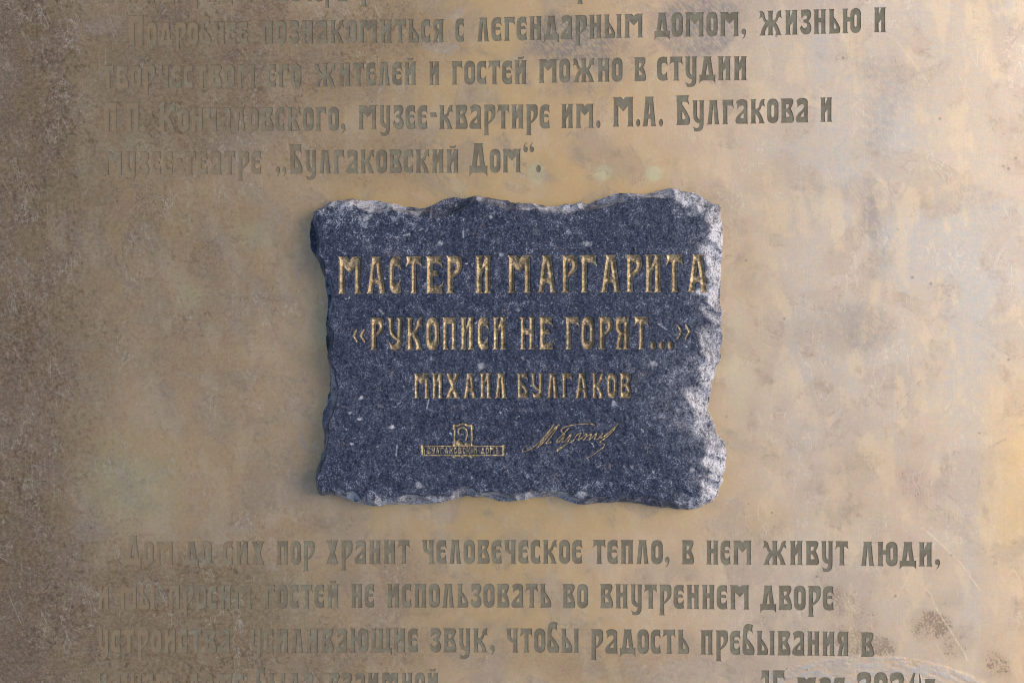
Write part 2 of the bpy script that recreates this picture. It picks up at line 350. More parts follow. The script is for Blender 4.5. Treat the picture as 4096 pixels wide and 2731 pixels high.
def glyph(ch, w, bold):
    """-> width, add polygons, subtract polygons"""
    th = 24 if bold else 20
    if ch in 'Мм':
        W = 78 if bold else 66; c = W/2
        return W, [stem(5, w, fl='acd'), stem(W-5-w, w, fl='bcd'), [(3, 100), (c-8, 100), (c, 91), (c+8, 100), (W-3, 100), (W-5, 92), (W-5-w, 70), (c, 51 if bold else 56), (5+w, 70), (5, 92)]], []
    if ch == 'А':
        W = 54; ad, xi = legs(W, w)
        return W, ad, [[(xi(42), 42), (W-xi(42), 42), (W/2, 78)], [(xi(-3), -3), (W-xi(-3), -3), (W-xi(23), 23), (W/2, 30, xi(23), 23)]]
    if ch in 'Лл':
        W = 52 if bold else 44; ad, xi = legs(W, w, apex=80)
        return W, ad, [[(xi(-3), -3), (W-xi(-3), -3), (W/2, 80)]]
    if ch in 'Дд':
        W = 60 if bold else 56; c = W/2; a = w*0.75
        base = [(0, 24), (W, 24), (W-1.5, 8, W, -14), (W-6, 0, W-15, 0), (15, 0), (6, 0, 0, -14), (1.5, 8, 0, 24)]
        cap = [(c-a-4.5, 100), (c+a+4.5, 100), (c+a, 98, c+a+0.5, 88), (c-a-0.5, 88), (c-a, 98, c-a-4.5, 100)]
        return W, [base, cap, [(c-a, 100), (c+a, 100), (W-8, 20), (8, 20)]], [[(8+w, 24), (W-8-w, 24), (c, 68)]]
    if ch == 'с' or ch == 'С':
        W = 40 if bold else 36
        return W, [c_shape(W, w)], []
    if ch == 'е':
        W = 42; return W, [c_shape(W, w), [(w-2, 60), (W-9, 60), (W-7, 52, W-4, 47), (w-2, 47)]], []
    if ch == 'Е':
        W = 42
        bot = [((p[0], 100-p[1]) if len(p) == 2 else (p[0], 100-p[1], p[2], 100-p[3])) for p in hookbar(5, W+2, th)]
        return W, [stem(5, w, fl='ac'), hookbar(4, W, th), bot, [(5, 61), (W-13, 61), (W-9, 56, W-8, 47), (5, 47)]], []
    if ch in 'Ии' or ch in 'Йй':
        W = 52 if bold else 46; xl, xr = 4.5+w, W-4.5-w
        d = (36, 69, 98, 52) if bold else (44, 66, 98, 72)
        ad = [stem(4.5, w), stem(xr, w), [(xl-1, d[0]), (xl-1, d[1]), (xr+1, d[2]), (xr+1, d[3])]]
        if ch in 'Йй': ad.append([(13, 116), (26, 110, 40, 118), (39, 104, 28, 104), (16, 104)])
        return W, ad, []
    if ch in 'Іі': return w+9, [stem(4.5, w)], []
    if ch in 'Тт':
        W = 48; x = (W-w)/2; b = hookbar(W/2, W, th)
        return W, [stem(x, w, fl='cd'), b, mir(b, W)], []
    if ch in 'Гг':
        W = 45; return W, [stem(4.5, w, fl='acd'), hookbar(3, W, th)], []
    if ch in 'Пп':
        W = 52; return W, [stem(4.5, w, fl='acd'), stem(W-4.5-w, w, fl='bcd'), [(2, 100), (W-2, 100), (W-4.5, 92), (W-4.5, 100-th), (4.5, 100-th), (4.5, 92)]], []
    if ch in 'Нн':
        W = 52; return W, [stem(4.5, w), stem(W-4.5-w, w), [(4.5, 66), (W-4.5, 66), (W-4.5, 46), (4.5, 46)]], []
    if ch in 'Оо':
        W = 44 if bold else 40; o, i = o_shape(0, W, w); return W, [o], [i]
    if ch == 'Р':
        W = 43; return W, [stem(4.5, w, fl='acd'), [(3, 100), (30, 100), (43, 99, 43, 82), (43, 72), (42, 58, 30, 50), (16, 38), (4.5, 38), (4.5, 92)]], \
            [[(4.5+w, 80), (25, 80), (29, 79, 29, 72), (28, 61, 4.5+w, 53)]]
    if ch == 'р':
        W = 50; return W, [stem(4.5, w, -27, 100, 'acd'), [(2, 100), (36, 100.5), (49, 99, 49, 84), (49, 58), (46, 38, 19, 18), (4.5, 18), (4.5, 92)]], \
            [[(4.5+w, 74), (32, 76, 32.5, 62), (32, 42, 4.5+w, 30)]]
    if ch == 'У':
        W = 49; return W, [[(0, 100), (19, 100), (16, 97, 16.5, 88), (17, 62), (20, 46, 33, 40), (33, 28), (10, 36, 7, 60), (5, 88), (4, 97, 0, 100)],
                           [(29, 100), (49, 100), (45, 97, 45, 88), (45, 22), (45, 0, 24, -0.5), (11, 2), (10, 12, 4, 28), (15, 13, 23, 17), (32, 20, 32, 36), (33, 88), (33, 97, 29, 100)]], []
    if ch == 'у':
        W = 48; return W, [[(0, 100), (22, 100), (19, 97, 19, 88), (19, 42), (20, 24, 31, 21), (31, 5), (5, 6, 4, 40), (4, 88), (4, 97, 0, 100)],
                           [(26, 100), (48, 100), (44, 97, 44, 88), (44, 5), (44, -27, 20, -28), (8, -26), (8, -16, 2, -5), (14, -15, 20, -13), (28, -10, 28, 8), (29, 88), (29, 97, 26, 100)]], []
    if ch in 'Чч':
        W = 50; return W, [stem(W-4.5-w, w), [(0, 100), (24, 100), (20, 97, 20, 88), (20, 66), (21, 57, 31, 56), (31, 40), (6, 41, 4, 70), (4, 95, 0, 100)]], []
    if ch in 'Кк':
        s = 1.0 if bold else 0.92
        f = lambda P: [tuple(v*s if i % 2 == 0 else v for i, v in enumerate(p)) for p in P]
        return 58*s, [stem(4.5, w), f(K_ARM), f(K_LEG)], []
    if ch in 'Жж':
        W = 96; d = W/2-4.5-w/2; ar, lg = sh(K_ARM, d-1), sh(K_LEG, d-1)
        return W, [stem(W/2-w/2, w), ar, lg, mir(ar, W), mir(lg, W)], []
    if ch in 'Хх':
        W = 50; q = w*1.2
        p = [(0, 100), (q+6, 100), (q+1, 97, q+4, 90), (W-4, 11), (W-3, 3, W+1, 0), (W-q-6, 0), (W-q-2, 3, W-q-5, 11), (5, 89), (4, 97, 0, 100)]
        return W, [p, mir(p, W)], []
    if ch in 'Яя':
        W = 47; x = W-4.5-w
        return W, [stem(x, w, fl='bcd'), [(W-2, 100), (14, 100.5), (2, 99, 2, 80), (2, 72), (2, 58, 12, 47), (x+1, 42), (W-4.5, 42), (W-4.5, 92)],
                   [(13, 52), (28, 50), (22, 30, 19, 11), (19, 3, 23, 0), (-1, 0), (4, 3, 5, 11), (7, 33, 13, 52)]], \
            [[(x, 80), (22, 80), (17, 79, 17, 72), (17, 61, x, 56)]]
    if ch == 'Б':
        W = 45; a, s = bowl(4.5, w, W); return W, [stem(4.5, w, fl='ac'), hookbar(3, W-3, th-2), a], [s]
    if ch in 'Ьь':
        W = 46; a, s = bowl(4.5, w, W); return W, [stem(4.5, w, fl='abc'), a], [s]
    if ch in 'Ъъ':
        W = 54; a, s = bowl(12.5, w, W); return W, [stem(12.5, w, fl='bc'), [(0, 100), (16, 100), (16, 84), (6, 84), (2, 74), (0, 100)], a], [s]
    if ch in 'Ыы':
        W = 74; a, s = bowl(4.5, w, 46); return W, [stem(4.5, w, fl='abc'), a, stem(W-4.5-w, w)], [s]
    if ch in 'Вв':
        W = 52; return W, [stem(4.5, w, fl='ac'), [(3, 100), (40, 100.5), (50, 99, 50, 86), (49, 76, 40, 58), (52, 34, 52, 13), (51, 0, 43, 0), (2, 0), (4.5, 12), (4.5, 90)]], \
            [[(4.5+w, 76), (30, 76), (34, 75, 31, 65), (28, 60, 4.5+w, 58)], [(4.5+w, 44), (25, 45), (33, 36, 36, 26), (4.5+w, 24)]]
    if ch in 'Зз':
        W = 45; return W, [[(5, 100), (30, 101), (44, 99, 44, 80), (43, 64, 33, 53), (45, 42, 45, 22), (43, -1, 24, -1), (6, 0, 0, 27), (8, 38), (13, 23, 20, 26), (28, 29, 28, 40),
                            (26, 48, 14, 48), (14, 60), (28, 60, 28, 70), (27, 78, 20, 76), (12, 74, 7, 63), (4, 80, 5, 100)]], []
    if ch in 'Шш' or ch in 'Щщ':
        W = 82; m = (W-w)/2
        ad = [stem(4.5, w, fl='abc'), stem(m, w, fl='ab'), stem(W-4.5-w, w, fl='abd'), [(2, 0), (W-2, 0), (W-4.5, 18), (4.5, 18)]]
        if ch in 'Щщ': ad.append([(W-12, 18), (W+4, 18), (W+3, 4, W+4, -14), (W-2, 0, W-12, 0)])
        return W, ad, []
    if ch in 'Юю':
        W = 74; o, i = o_shape(32, 42, w); return W, [stem(4.5, w), o, [(4.5, 66), (38, 66), (38, 47), (4.5, 47)]], [i]
    if ch == 'а':
        W = 49; return W, [[(2, 90), (10, 101, 22, 101), (45, 101, 46, 86), (46, 12), (46, 4, 49.5, 0), (12, 0), (0, 0, 0, 14), (0, 28, 18, 45), (31, 57, 31.5, 66), (31, 76, 25, 75), (12, 72, 6, 60), (9, 78, 2, 90)]], \
            [[(31.5, 43), (31.5, 24), (18, 24), (21, 36, 31.5, 43)]]
    if ch == 'б':
        W = 47; return W, [[(0, 26), (2, 98), (4, 127, 24, 128), (34, 127, 42, 121), (37, 110, 38, 104), (41, 86), (34, 100, 26, 100), (18, 99, 17, 70), (34, 54, 46.5, 27), (49, 0, 40, 0), (12, 0), (0, 2, 0, 26)]], \
            [[(16, 50), (24, 38, 27, 28), (26, 24, 16, 25)]]
    if ch == '.': return 19, [dot(9.5, 15, 9.5, 16)], []
    if ch == ',': return 20, [comma(0)], []
    if ch == '„': return 46, [comma(0), comma(25)], []
    if ch == '“':
        r = [((20-p[0], 116-p[1]) if len(p) == 2 else (20-p[0], 116-p[1], 20-p[2], 116-p[3])) for p in comma(0)]
        return 46, [r, sh(r, 25)], []
    if ch == '-': return 30, [[(0, 69), (26, 69), (30, 50), (4, 50)]], []
    if ch in '«»':
        def chev(x): return [(x, 50), (x+16, 99), (x+24, 96), (x+11, 50), (x+26, 4), (x+18, 1)]
        P = [chev(0), chev(32)]
        if ch == '»': P = [mir(p, 58) for p in P]
        return 58, P, []
    if ch == '1':
        return 36, [stem(15, w, fl='cd'), [(15+w, 100), (3, 100), (4, 88, 4, 82), (0, 66), (6, 76, 16, 77), (15+w, 77)]], []
    if ch == '5':
        W = 48; return W, [hookbar(4, W, 24), [(4, 100), (4+w, 100), (4+w, 58), (W, 60, W, 30), (W, 0, 22, 0), (6, 0, 0, 20), (4, 34), (10, 22, 20, 22), (31, 22, 31, 32), (30, 44, 4, 44)]], []
    if ch == '2':
        W = 50; return W, [[(0, 76), (2, 90), (6, 101, 26, 101), (48, 101, 48, 78), (46, 50, 22, 22), (W, 22), (W, 0), (2, 0), (2, 20), (30, 56, 31, 72), (30, 78, 24, 78), (12, 76, 4, 62), (4, 70, 0, 76)]], []
    if ch == '0':
        o, i = o_shape(0, 46, w); return 46, [o], [i]
    if ch == '4':
        W = 52; return W, [[(22, 100), (44, 100), (41, 92), (41, 0), (25, 0), (25, 100)], [(24, 100), (30, 100), (14, 40), (W, 40), (W, 24), (0, 24), (0, 40)]], []
    raise KeyError(ch)

def area(p): return 0.5*sum(p[i][0]*p[(i+1) % len(p)][1]-p[(i+1) % len(p)][0]*p[i][1] for i in range(len(p)))
def union(adds, subs):
    """2D boolean of polygons -> (vertices, triangles, boundary loops)"""
    vc, fc, na = [], [], len(adds)
    for p in list(adds)+list(subs):
        q = [p[i] for i in range(len(p)) if math.hypot(p[i][0]-p[i-1][0], p[i][1]-p[i-1][1]) > 1e-4]
        if area(q) < 0: q = q[::-1]
        fc.append(list(range(len(vc), len(vc)+len(q)))); vc += [Vector(v) for v in q]
    V, E, F, ov, oe, of = delaunay_2d_cdt(vc, [], fc, 1, 1e-5, True)
    keep = [tuple(f) for f, o in zip(F, of) if any(i < na for i in o) and not any(i >= na for i in o)]
    cnt = {}
    for f in keep:
        for i in range(len(f)):
            a, b = f[i], f[(i+1) % len(f)]; cnt[(a, b)] = 1
    nxt = {}
    for (a, b) in cnt:
        if (b, a) not in cnt: nxt.setdefault(a, []).append(b)
    loops = []
    while nxt:
        s0 = next(iter(nxt)); loop = [s0]; cur = s0
        while True:
            n = nxt[cur].pop()
            if not nxt[cur]: del nxt[cur]
            if n == s0: break
            loop.append(n); cur = n
            if cur not in nxt: break
        if len(loop) > 2: loops.append([(V[i].x, V[i].y) for i in loop])
    return [(v.x, v.y) for v in V], keep, loops

def set_text(text, x0, x1, b0, b1, xh, cap, w, bold=True, gap=6.5):
    """lay a word between x0 and x1 on the baseline b0-b1; returns (character, adds, subs) in photo pixels"""
    pen = 0.0; raw = []
    for ch in text:
        h = cap if (ch.isupper() or ch.isdigit() or ch in '“') else xh
        if ch == '“': h = xh
        W, ad, su = glyph(ch, w, bold)
        raw.append((ch, pen, h, [path(p) for p in ad], [path(p) for p in su], W)); pen += (W+gap)*h/100
    tot = pen - gap*h/100
    sx = (x1-x0)/tot; out = []
    for ch, p0, h, ad, su, W in raw:
        def tr(P):
            r = []
            for (gx, gy) in P:
                u = (p0+gx*h/100)*sx
                r.append((x0+u, b0+(b1-b0)*u/max(1.0, x1-x0) - gy*h/100))
            return r
        out.append((ch, [tr(p) for p in ad], [tr(p) for p in su]))
    return out

# ------------------------------------------------------------------ the stone's outline, in photo pixels
def Z(x0, y0, pts, s=2.6133): return [(x0+x/s, y0+y/s) for x, y in pts]
OUT = []
OUT += Z(1200, 720, [(95,620),(90,560),(95,480),(110,420),(130,390),(130,350),(165,325),(215,285),(285,232),(350,222),(440,207),(540,190),(620,200),(700,210),(760,203),(840,215),(930,232),(1010,252),(1100,272),(1200,280),(1310,283),(1370,260),(1440,230),(1500,192),(1560,180),(1640,178),(1720,185),(1790,165),(1860,165),(1940,180),(2050,195),(2150,208),(2215,228)])
OUT += Z(2050, 720, [(20,228),(100,235),(200,243),(300,255),(410,272),(500,262),(580,245),(670,243),(720,228),(780,240),(840,222),(920,185),(1000,165),(1060,150),(1090,128),(1180,127),(1280,138),(1400,135),(1500,118),(1600,90),(1690,82),(1750,88),(1800,115),(1910,130),(1960,165),(2020,195),(2090,235),(2150,250),(2180,262),(2185,300),(2180,380),(2195,430),(2200,520),(2212,640),(2210,720),(2195,800),(2190,900),(2193,1000),(2195,1080),(2185,1180),(2180,1250)])
OUT += Z(2050, 1200, [(2195,80),(2205,150),(2205,220),(2200,280),(2205,370),(2195,450),(2180,540),(2190,590),(2175,650),(2150,700),(2130,760),(2110,810),(2095,870),(2090,930),(2075,990),(2060,1060),(2055,1130),(2080,1200),(2110,1260),(2135,1330),(2145,1400),(2180,1440),(2215,1475),(2232,1510)])
OUT += Z(2050, 1600, [(2248,520),(2250,600),(2235,680),(2235,740),(2215,800),(2205,860),(2170,920),(2165,980),(2140,1040),(2110,1065),(2040,1085),(1980,1115),(1900,1140),(1820,1145),(1720,1143),(1620,1128),(1530,1120),(1440,1105),(1370,1088),(1280,1078),(1180,1070),(1100,1070),(1020,1083),(940,1078),(850,1085),(760,1098),(700,1095),(640,1085),(580,1065),(520,1040),(470,1018),(380,1015),(280,1018),(180,1030),(90,1050),(10,1066)])
OUT += Z(1200, 1600, [(2120,1070),(2060,1055),(1980,1030),(1900,1018),(1800,1012),(1740,1010),(1680,1020),(1600,1045),(1500,1065),(1430,1075),(1350,1090),(1240,1097),(1130,1092),(1000,1095),(900,1100),(800,1113),(730,1112),(660,1090),(580,1065),(500,1045),(430,1015),(360,1003),(310,990),(230,995),(190,975),(165,910),(160,830),(165,750),(190,680),(205,620),(205,570),(230,530),(240,460),(245,380),(230,320),(220,260),(222,200),(235,130),(258,80)])
OUT += Z(1200, 1200, [(278,1050),(290,980),(305,900),(312,830),(300,740),(285,650),(275,560),(265,480),(265,400),(275,330),(262,270),(262,200),(275,120),(283,60)])
OUT += Z(1200, 720, [(272,1210),(265,1170),(245,1080),(240,1020),(215,940),(200,870),(185,820),(140,770),(112,730),(100,680)])
TH = 92.0                                # thickness of the stone, photo pixels (about 6 mm)
def lift(p, z):                          # where a point seen at p lies when it stands z above the plaque
    f = 1.0 - z/DPX
    return (PW/2+(p[0]-PW/2)*f, PH/2+(p[1]-PH/2)*f)
OUT = [lift(p, TH*0.45) for p in OUT]
def densify(P, step):
    P = np.array(P); n = len(P); out = []
    for i in range(n):
        p0, p1, p2, p3 = P[i-1], P[i], P[(i+1) % n], P[(i+2) % n]
        m = max(2, int(np.hypot(*(p2-p1))/step))
        for t in np.arange(m)/m:
            out.append(0.5*((2*p1)+(-p0+p2)*t+(2*p0-5*p1+4*p2-p3)*t*t+(-p0+3*p1-3*p2+p3)*t**3))
    return np.array(out)
OC = densify(OUT, 5.0)
_n = np.roll(OC, -1, 0)-np.roll(OC, 1, 0); _n = np.stack([_n[:, 1], -_n[:, 0]], 1)/np.maximum(np.hypot(_n[:, 0], _n[:, 1]), 1e-6)[:, None]
OC = OC + _n*((fbm(OC[:, 0], OC[:, 1], 26, 3, 400)-0.5)*9)[:, None]
OA, OB = OC, np.roll(OC, -1, 0)

# ------------------------------------------------------------------ words on the brass: text, x0, x1, baseline at x0, baseline at x1
LINES = [
  ('Воландом', None, [('Воланд', 402, 700, 13, 11), ('рядом', 770, 1060, 10, 9), ('вечера', 1110, 1390, 8, 7), ('р', 1440, 1495, 3, 2), ('нашего', 1560, 1960, 1, -1), ('пира', 2180, 2420, -6, -8)]),
]
TXT = [
  (90, 99, 121, [('Подробнее', 513, 995, 183, 177), ('познакомиться', 1043, 1777, 177, 171), ('с', 1821, 1857, 169, 169), ('легендарным', 1906, 2574, 168, 151),
      ('домом,', 2617, 2985, 149, 146), ('жизнью', 3032, 3444, 144, 132.5), ('и', 3494, 3545, 130.5, 130)]),
  (92, 97, 121, [('творчеством', 409, 1025, 355, 352), ('его', 1064, 1205, 350, 350), ('жителей', 1253, 1666, 349, 341), ('и', 1715, 1758, 341, 341), ('гостей', 1805, 2108, 340, 337),
      ('можно', 2153, 2490, 333, 327), ('в', 2535, 2584, 326, 325.5), ('студии', 2628, 2989, 324, 322)]),
  (95, 98, 119, [('П.П.', 415, 586, 528.5, 528.5), ('Кончаловского,', 634, 1382, 528.5, 524), ('музее-квартире', 1431, 2200, 519, 515), ('им.', 2243, 2402, 513.5, 512.5), ('М.А.', 2449, 2652, 508, 506),
      ('Булгакова', 2702, 3234, 502, 490.5), ('и', 3279, 3330, 489, 488)]),
  (94, 95, 118, [('музее-театре', 415, 1046, 702, 698), ('„Булгаковский', 1101, 1836, 696, 692), ('Дом“.', 1876, 2163, 692, 690)]),
  (94, 97, 118, [('Дом', 495, 695, 2258.5, 2258.5), ('до', 735, 848, 2258.5, 2258), ('сих', 890, 1058, 2258, 2258), ('пор', 1104, 1259, 2258, 2257), ('хранит', 1304, 1639, 2255, 2254),
      ('человеческое', 1687, 2330, 2254, 2253.5), ('тепло,', 2371, 2679, 2254, 2255), ('в', 2725, 2776, 2255.5, 2256), ('нем', 2823, 3008, 2256.5, 2257), ('живут', 3047, 3393, 2258, 2260), ('люди,', 3441, 3761, 2262, 2265)]),
  (94, 98, 118, [('и', 391, 440, 2435.5, 2435.5), ('мы', 480, 625, 2435, 2435), ('просим', 673, 1010, 2434.5, 2433.5), ('гостей', 1055, 1357, 2432.5, 2430.5), ('не', 1402, 1498, 2429.5, 2429.5), ('использовать', 1546, 2205, 2429, 2429),
      ('во', 2248, 2352, 2431, 2431), ('внутреннем', 2398, 2999, 2431, 2436.5), ('дворе', 3040, 3336, 2437.5, 2440)]),
  (95, 98, 118, [('устройства,', 391, 950, 2611, 2610), ('усиливающие', 1000, 1673, 2610.5, 2607), ('звук,', 1717, 1979, 2607.5, 2607.5), ('чтобы', 2023, 2318, 2608, 2609), ('радость', 2361, 2757, 2612, 2613.5),
      ('пребывания', 2800, 3396, 2616, 2622.5), ('в', 3441, 3496, 2625, 2626)]),
  (95, 98, 118, [('нашем', 384, 698, 2787, 2787), ('доме', 750, 979, 2786, 2786), ('была', 1021, 1256, 2786, 2785), ('взаимной.', 1312, 1779, 2785, 2784)]),
  (98, 98, 122, [('15', 3042, 3139, 2801, 2801), ('мая', 3185, 3382, 2805, 2806), ('2024г.', 3427, 3765, 2808, 2812)]),
]
TXT.insert(0, (92, 97, 118, LINES[0][2]))

# ------------------------------------------------------------------ brass plaque
plaque = empty('brass_plaque', (0, 0, 0))
plaque['label'] = 'tarnished brass plaque etched with rows of Cyrillic text, lying behind the stone tablet'
plaque['category'] = 'plaque'
RECESS = 1.6
letter_loops = []
for (xh0, xh1, cap, words) in TXT:
    row = empty('text_line', (0, 0, 0), plaque)
    for (t, x0, x1, b0, b1) in words:
        f = (0.5*(x0+x1)-400)/3000
        V, F = [], []
        for ch, ad, su in set_text(t, x0, x1, b0, b1, xh0+(xh1-xh0)*f, cap, 16.5):
            v, tr, loops = union(ad, su)
            n = len(V); V += [(p[0], p[1], -RECESS) for p in v]; F += [tuple(n+i for i in q[::-1]) for q in tr]
            letter_loops += loops
        wd = mesh_px('word', V, F, M_ETCH, row)
        vx = np.array(V)[:, 0]; vy = np.array(V)[:, 1]
        fm_ = sst(1550, 500, vx + 500*(fbm(vx, vy, 300, 2, 300)-0.5))*sst(0.30, 0.62, fbm(vx, vy, 210, 3, 310)+0.12)  # brown tarnish tone on left words; paints in contrast lost to reflection
        attr(wd.data, 'film_reflect', np.stack([fm_, fm_, fm_, fm_], 1))

# front face: a fine sheet with the letters cut out of it
GS = 8.0; MARG = 1500.0
gx = np.arange(-40, PW+41, GS); gy = np.arange(-40, PH+41, GS)
gxx, gyy = np.meshgrid(gx, gy)
P = np.stack([gxx.ravel(), gyy.ravel()], 1)
P = P + rng.uniform(-2.0, 2.0, P.shape)
ex = np.concatenate([np.arange(-MARG, -100, 120), gx[::12], np.arange(PW+150, PW+MARG+1, 120)])
ey = np.concatenate([np.arange(-MARG, -100, 120), gy[::12], np.arange(PH+150, PH+MARG+1, 120)])
q = np.stack([a.ravel() for a in np.meshgrid(ex, ey)], 1)
q = q[(q[:, 0] < -60) | (q[:, 0] > PW+60) | (q[:, 1] < -60) | (q[:, 1] > PH+60)]
SCR = [[(3690,2110),(3760,2170),(3842,2250),(3885,2310),(3922,2360)], [(3700,2350),(3725,2377),(3738,2420),(3775,2480),(3856,2606),(3870,2640)],
       [(3712,2490),(3735,2560),(3780,2630)], [(3545,2345),(3580,2385)], [(3640,2290),(3600,2370),(3560,2420)],
       [(3590,170),(3660,260),(3720,345)], [(3480,80),(3560,150)]]
sp, sv = [], []
for si, line in enumerate(SCR):
    L = densify([line[0]]+line+[line[-1]], 6.0) if False else None
    for (ax, ay), (bx, by) in zip(line[:-1], line[1:]):
        m = max(2, int(math.hypot(bx-ax, by-ay)/6)); nx, ny = -(by-ay), bx-ax; ln = math.hypot(nx, ny); nx /= ln; ny /= ln
        for i in range(m):
            t = i/m; x = ax+(bx-ax)*t; y = ay+(by-ay)*t
            for o, val in ((-5, 0), (0, 1), (5, 0)):
                sp.append((x+nx*o, y+ny*o)); sv.append(val*(1.0 if si < 2 else 0.5))
sp = np.array(sp); sv = np.array(sv)
dd = seg_dist(P, np.concatenate([np.array(l[:-1], float) for l in SCR]), np.concatenate([np.array(l[1:], float) for l in SCR]))
P = P[dd > 6.5]
# border corners keep the sheet rectangular
corn = np.array([(-MARG-60, -MARG-60), (PW+MARG+60, -MARG-60), (PW+MARG+60, PH+MARG+60), (-MARG-60, PH+MARG+60)])
verts, faces = [Vector(p) for p in corn], []
for lp in letter_loops:
    faces.append(list(range(len(verts), len(verts)+len(lp)))); verts += [Vector(p) for p in lp]
nl = len(verts)
verts += [Vector(p) for p in sp]; verts += [Vector(p) for p in P]; verts += [Vector(p) for p in q]
for i, fc in enumerate(faces):
    if area([verts[k] for k in fc]) < 0: faces[i] = fc[::-1]
V, E, F, ov, oe, of = delaunay_2d_cdt(verts, [], faces, 0, 1e-4, True)
F = [tuple(f) for f, o in zip(F, of) if len(o) % 2 == 0]
pv = np.array([(v.x, v.y) for v in V])
zs = np.array([max([sv[i-nl] for i in o if nl <= i < nl+len(sv)], default=0.0) for o in ov])
top = np.column_stack([pv, np.zeros(len(pv))])
allv = [top]; allf = list(F); n = len(pv)
have = set()
for f in F:
    for i in range(len(f)): have.add((f[i], f[(i+1) % len(f)]))
bnd = [(a, b) for (a, b) in have if (b, a) not in have]
low = {}; lowv = []
BACK = -42.0
for a, b in bnd:
    for k in (a, b):
        if k not in low:
            outer = pv[k][0] < -MARG or pv[k][0] > PW+MARG or pv[k][1] < -MARG or pv[k][1] > PH+MARG
            low[k] = n+len(lowv); lowv.append((pv[k][0], pv[k][1], BACK if outer else -RECESS))
    allf.append((b, a, low[a], low[b]))
allv.append(np.array(lowv)); nn = n+len(lowv)
m_out = [low[k] for k in low if lowv[low[k]-n][2] == BACK]
AV = np.concatenate(allv)
# py runs down, so triangles that are counter-clockwise in photo pixels face away: turn them round
AF = [f[::-1] for f in allf]
back = [(-MARG-60, -MARG-60, BACK), (PW+MARG+60, -MARG-60, BACK), (PW+MARG+60, PH+MARG+60, BACK), (-MARG-60, PH+MARG+60, BACK)]
AF.append((nn, nn+1, nn+2, nn+3)); AV = np.concatenate([AV, np.array(back)])
sheet = mesh_px('plate', AV, AF, M_BRASS, plaque)

# stains, oxide, films and wear of the brass, with its reflected light painted in
x, y = AV[:, 0], AV[:, 1]
wx = x + 150*(fbm(x, y, 260, 4, 11)-0.5) + 34*(fbm(x, y, 40, 2, 21)-0.5); wy = y + 150*(fbm(x, y, 260, 4, 31)-0.5) + 34*(fbm(x, y, 40, 2, 41)-0.5)
def blob(cx, cy, rx, ry, rot=0.0, soft=0.5, warp=1.0):
    X0 = (x+(wx-x)*warp)-cx; Y0 = (y+(wy-y)*warp)-cy; c, s = math.cos(math.radians(rot)), math.sin(math.radians(rot))
    r = np.sqrt(((X0*c+Y0*s)/rx)**2 + ((-X0*s+Y0*c)/ry)**2)
    return 1-sst(1-soft, 1+soft, r)
def many(lst):
    m = np.zeros_like(x)
    for v, *b in lst: m = np.maximum(m, v*blob(*b))
    return m
N1 = fbm(x, y, 330, 5, 51); N2 = fbm(x, y, 130, 4, 61); N3 = fbm(x*1.6+y*0.5, y*0.55, 120, 4, 71)
Dk = 0.75*sst(620, 60, wx)*(0.45+0.9*sst(0.35, 0.6, N2))
Dk = np.maximum(Dk, many([(0.85, 1000, 60, 480, 120), (0.7, 900, 260, 460, 90), (0.62, 1250, 420, 330, 150, -10), (0.6, 760, 560, 330, 120), (0.62, 650, 900, 330, 230, 20), (0.55, 820, 1250, 260, 140),
     (0.5, 700, 1480, 180, 90), (0.55, 1500, 60, 220, 110), (0.5, 1620, 170, 150, 60), (0.9, 120, 2560, 330, 240, 25), (0.75, 340, 2200, 130, 120), (0.6, 1150, 2640, 230, 70), (0.4, 1560, 2240, 130, 110), (0.45, 1420, 2120, 180, 50),
     (0.75, 160, 620, 130, 180), (0.6, 1080, 1200, 90, 90), (0.5, 1150, 1130, 100, 120), (0.4, 940, 2030, 140, 60)]))
Dk = Dk*(0.55+0.75*sst(0.36, 0.58, N3))
Dr = many([(1.0, 3430, 2490, 95, 95, -30, 0.3, 0.45), (1.0, 3460, 2580, 140, 45, 4, 0.3, 0.45), (0.9, 3395, 2400, 45, 90, -35, 0.3, 0.45), (0.8, 3350, 2450, 60, 60, 0, 0.4, 0.45), (0.95, 3715, 2500, 80, 60, 10, 0.35, 0.45), (0.75, 3820, 2580, 70, 60, 30, 0.4, 0.45), (0.75, 3980, 2655, 90, 45, 35, 0.4, 0.45), (0.5, 3790, 2400, 60, 50, 0, 0.5, 0.5), (0.6, 4060, 2480, 60, 50),
     (0.6, 3130, 2470, 120, 50, 20), (0.5, 3390, 1340, 140, 110), (0.45, 3180, 1350, 120, 70, -10), (0.4, 3130, 1220, 50, 90), (0.4, 3250, 800, 45, 130), (0.35, 3040, 740, 60, 60), (0.42, 3390, 1850, 60, 110), (0.4, 3500, 2030, 150, 60), (0.5, 3670, 1950, 110, 80), (0.35, 3280, 1580, 80, 120),
     (0.38, 2960, 1060, 60, 130), (0.35, 3560, 2160, 80, 90), (0.3, 3050, 2080, 90, 60), (0.4, 3230, 1950, 30, 60), (0.3, 2600, 2560, 200, 60), (0.35, 2350, 2680, 200, 60), (0.3, 2050, 2350, 200, 70), (0.3, 3730, 2200, 100, 60), (0.5, 3600, 2680, 60, 40)])
clean = many([(0.85, 590, 1850, 340, 330), (0.5, 720, 2380, 380, 250), (0.6, 500, 500, 260, 90, -55), (0.5, 260, 700, 90, 240, 15), (0.75, 1000, 960, 80, 100), (0.7, 740, 1140, 110, 70), (0.6, 1200, 1700, 160, 400), (0.5, 1000, 1380, 220, 60), (0.4, 880, 1650, 300, 40, -5)])
Dk = np.clip(np.maximum(Dk*(1-clean), np.clip(Dr*1.05, 0, 1)*(0.55+0.45*sst(0.36, 0.6, N2))), 0, 1)
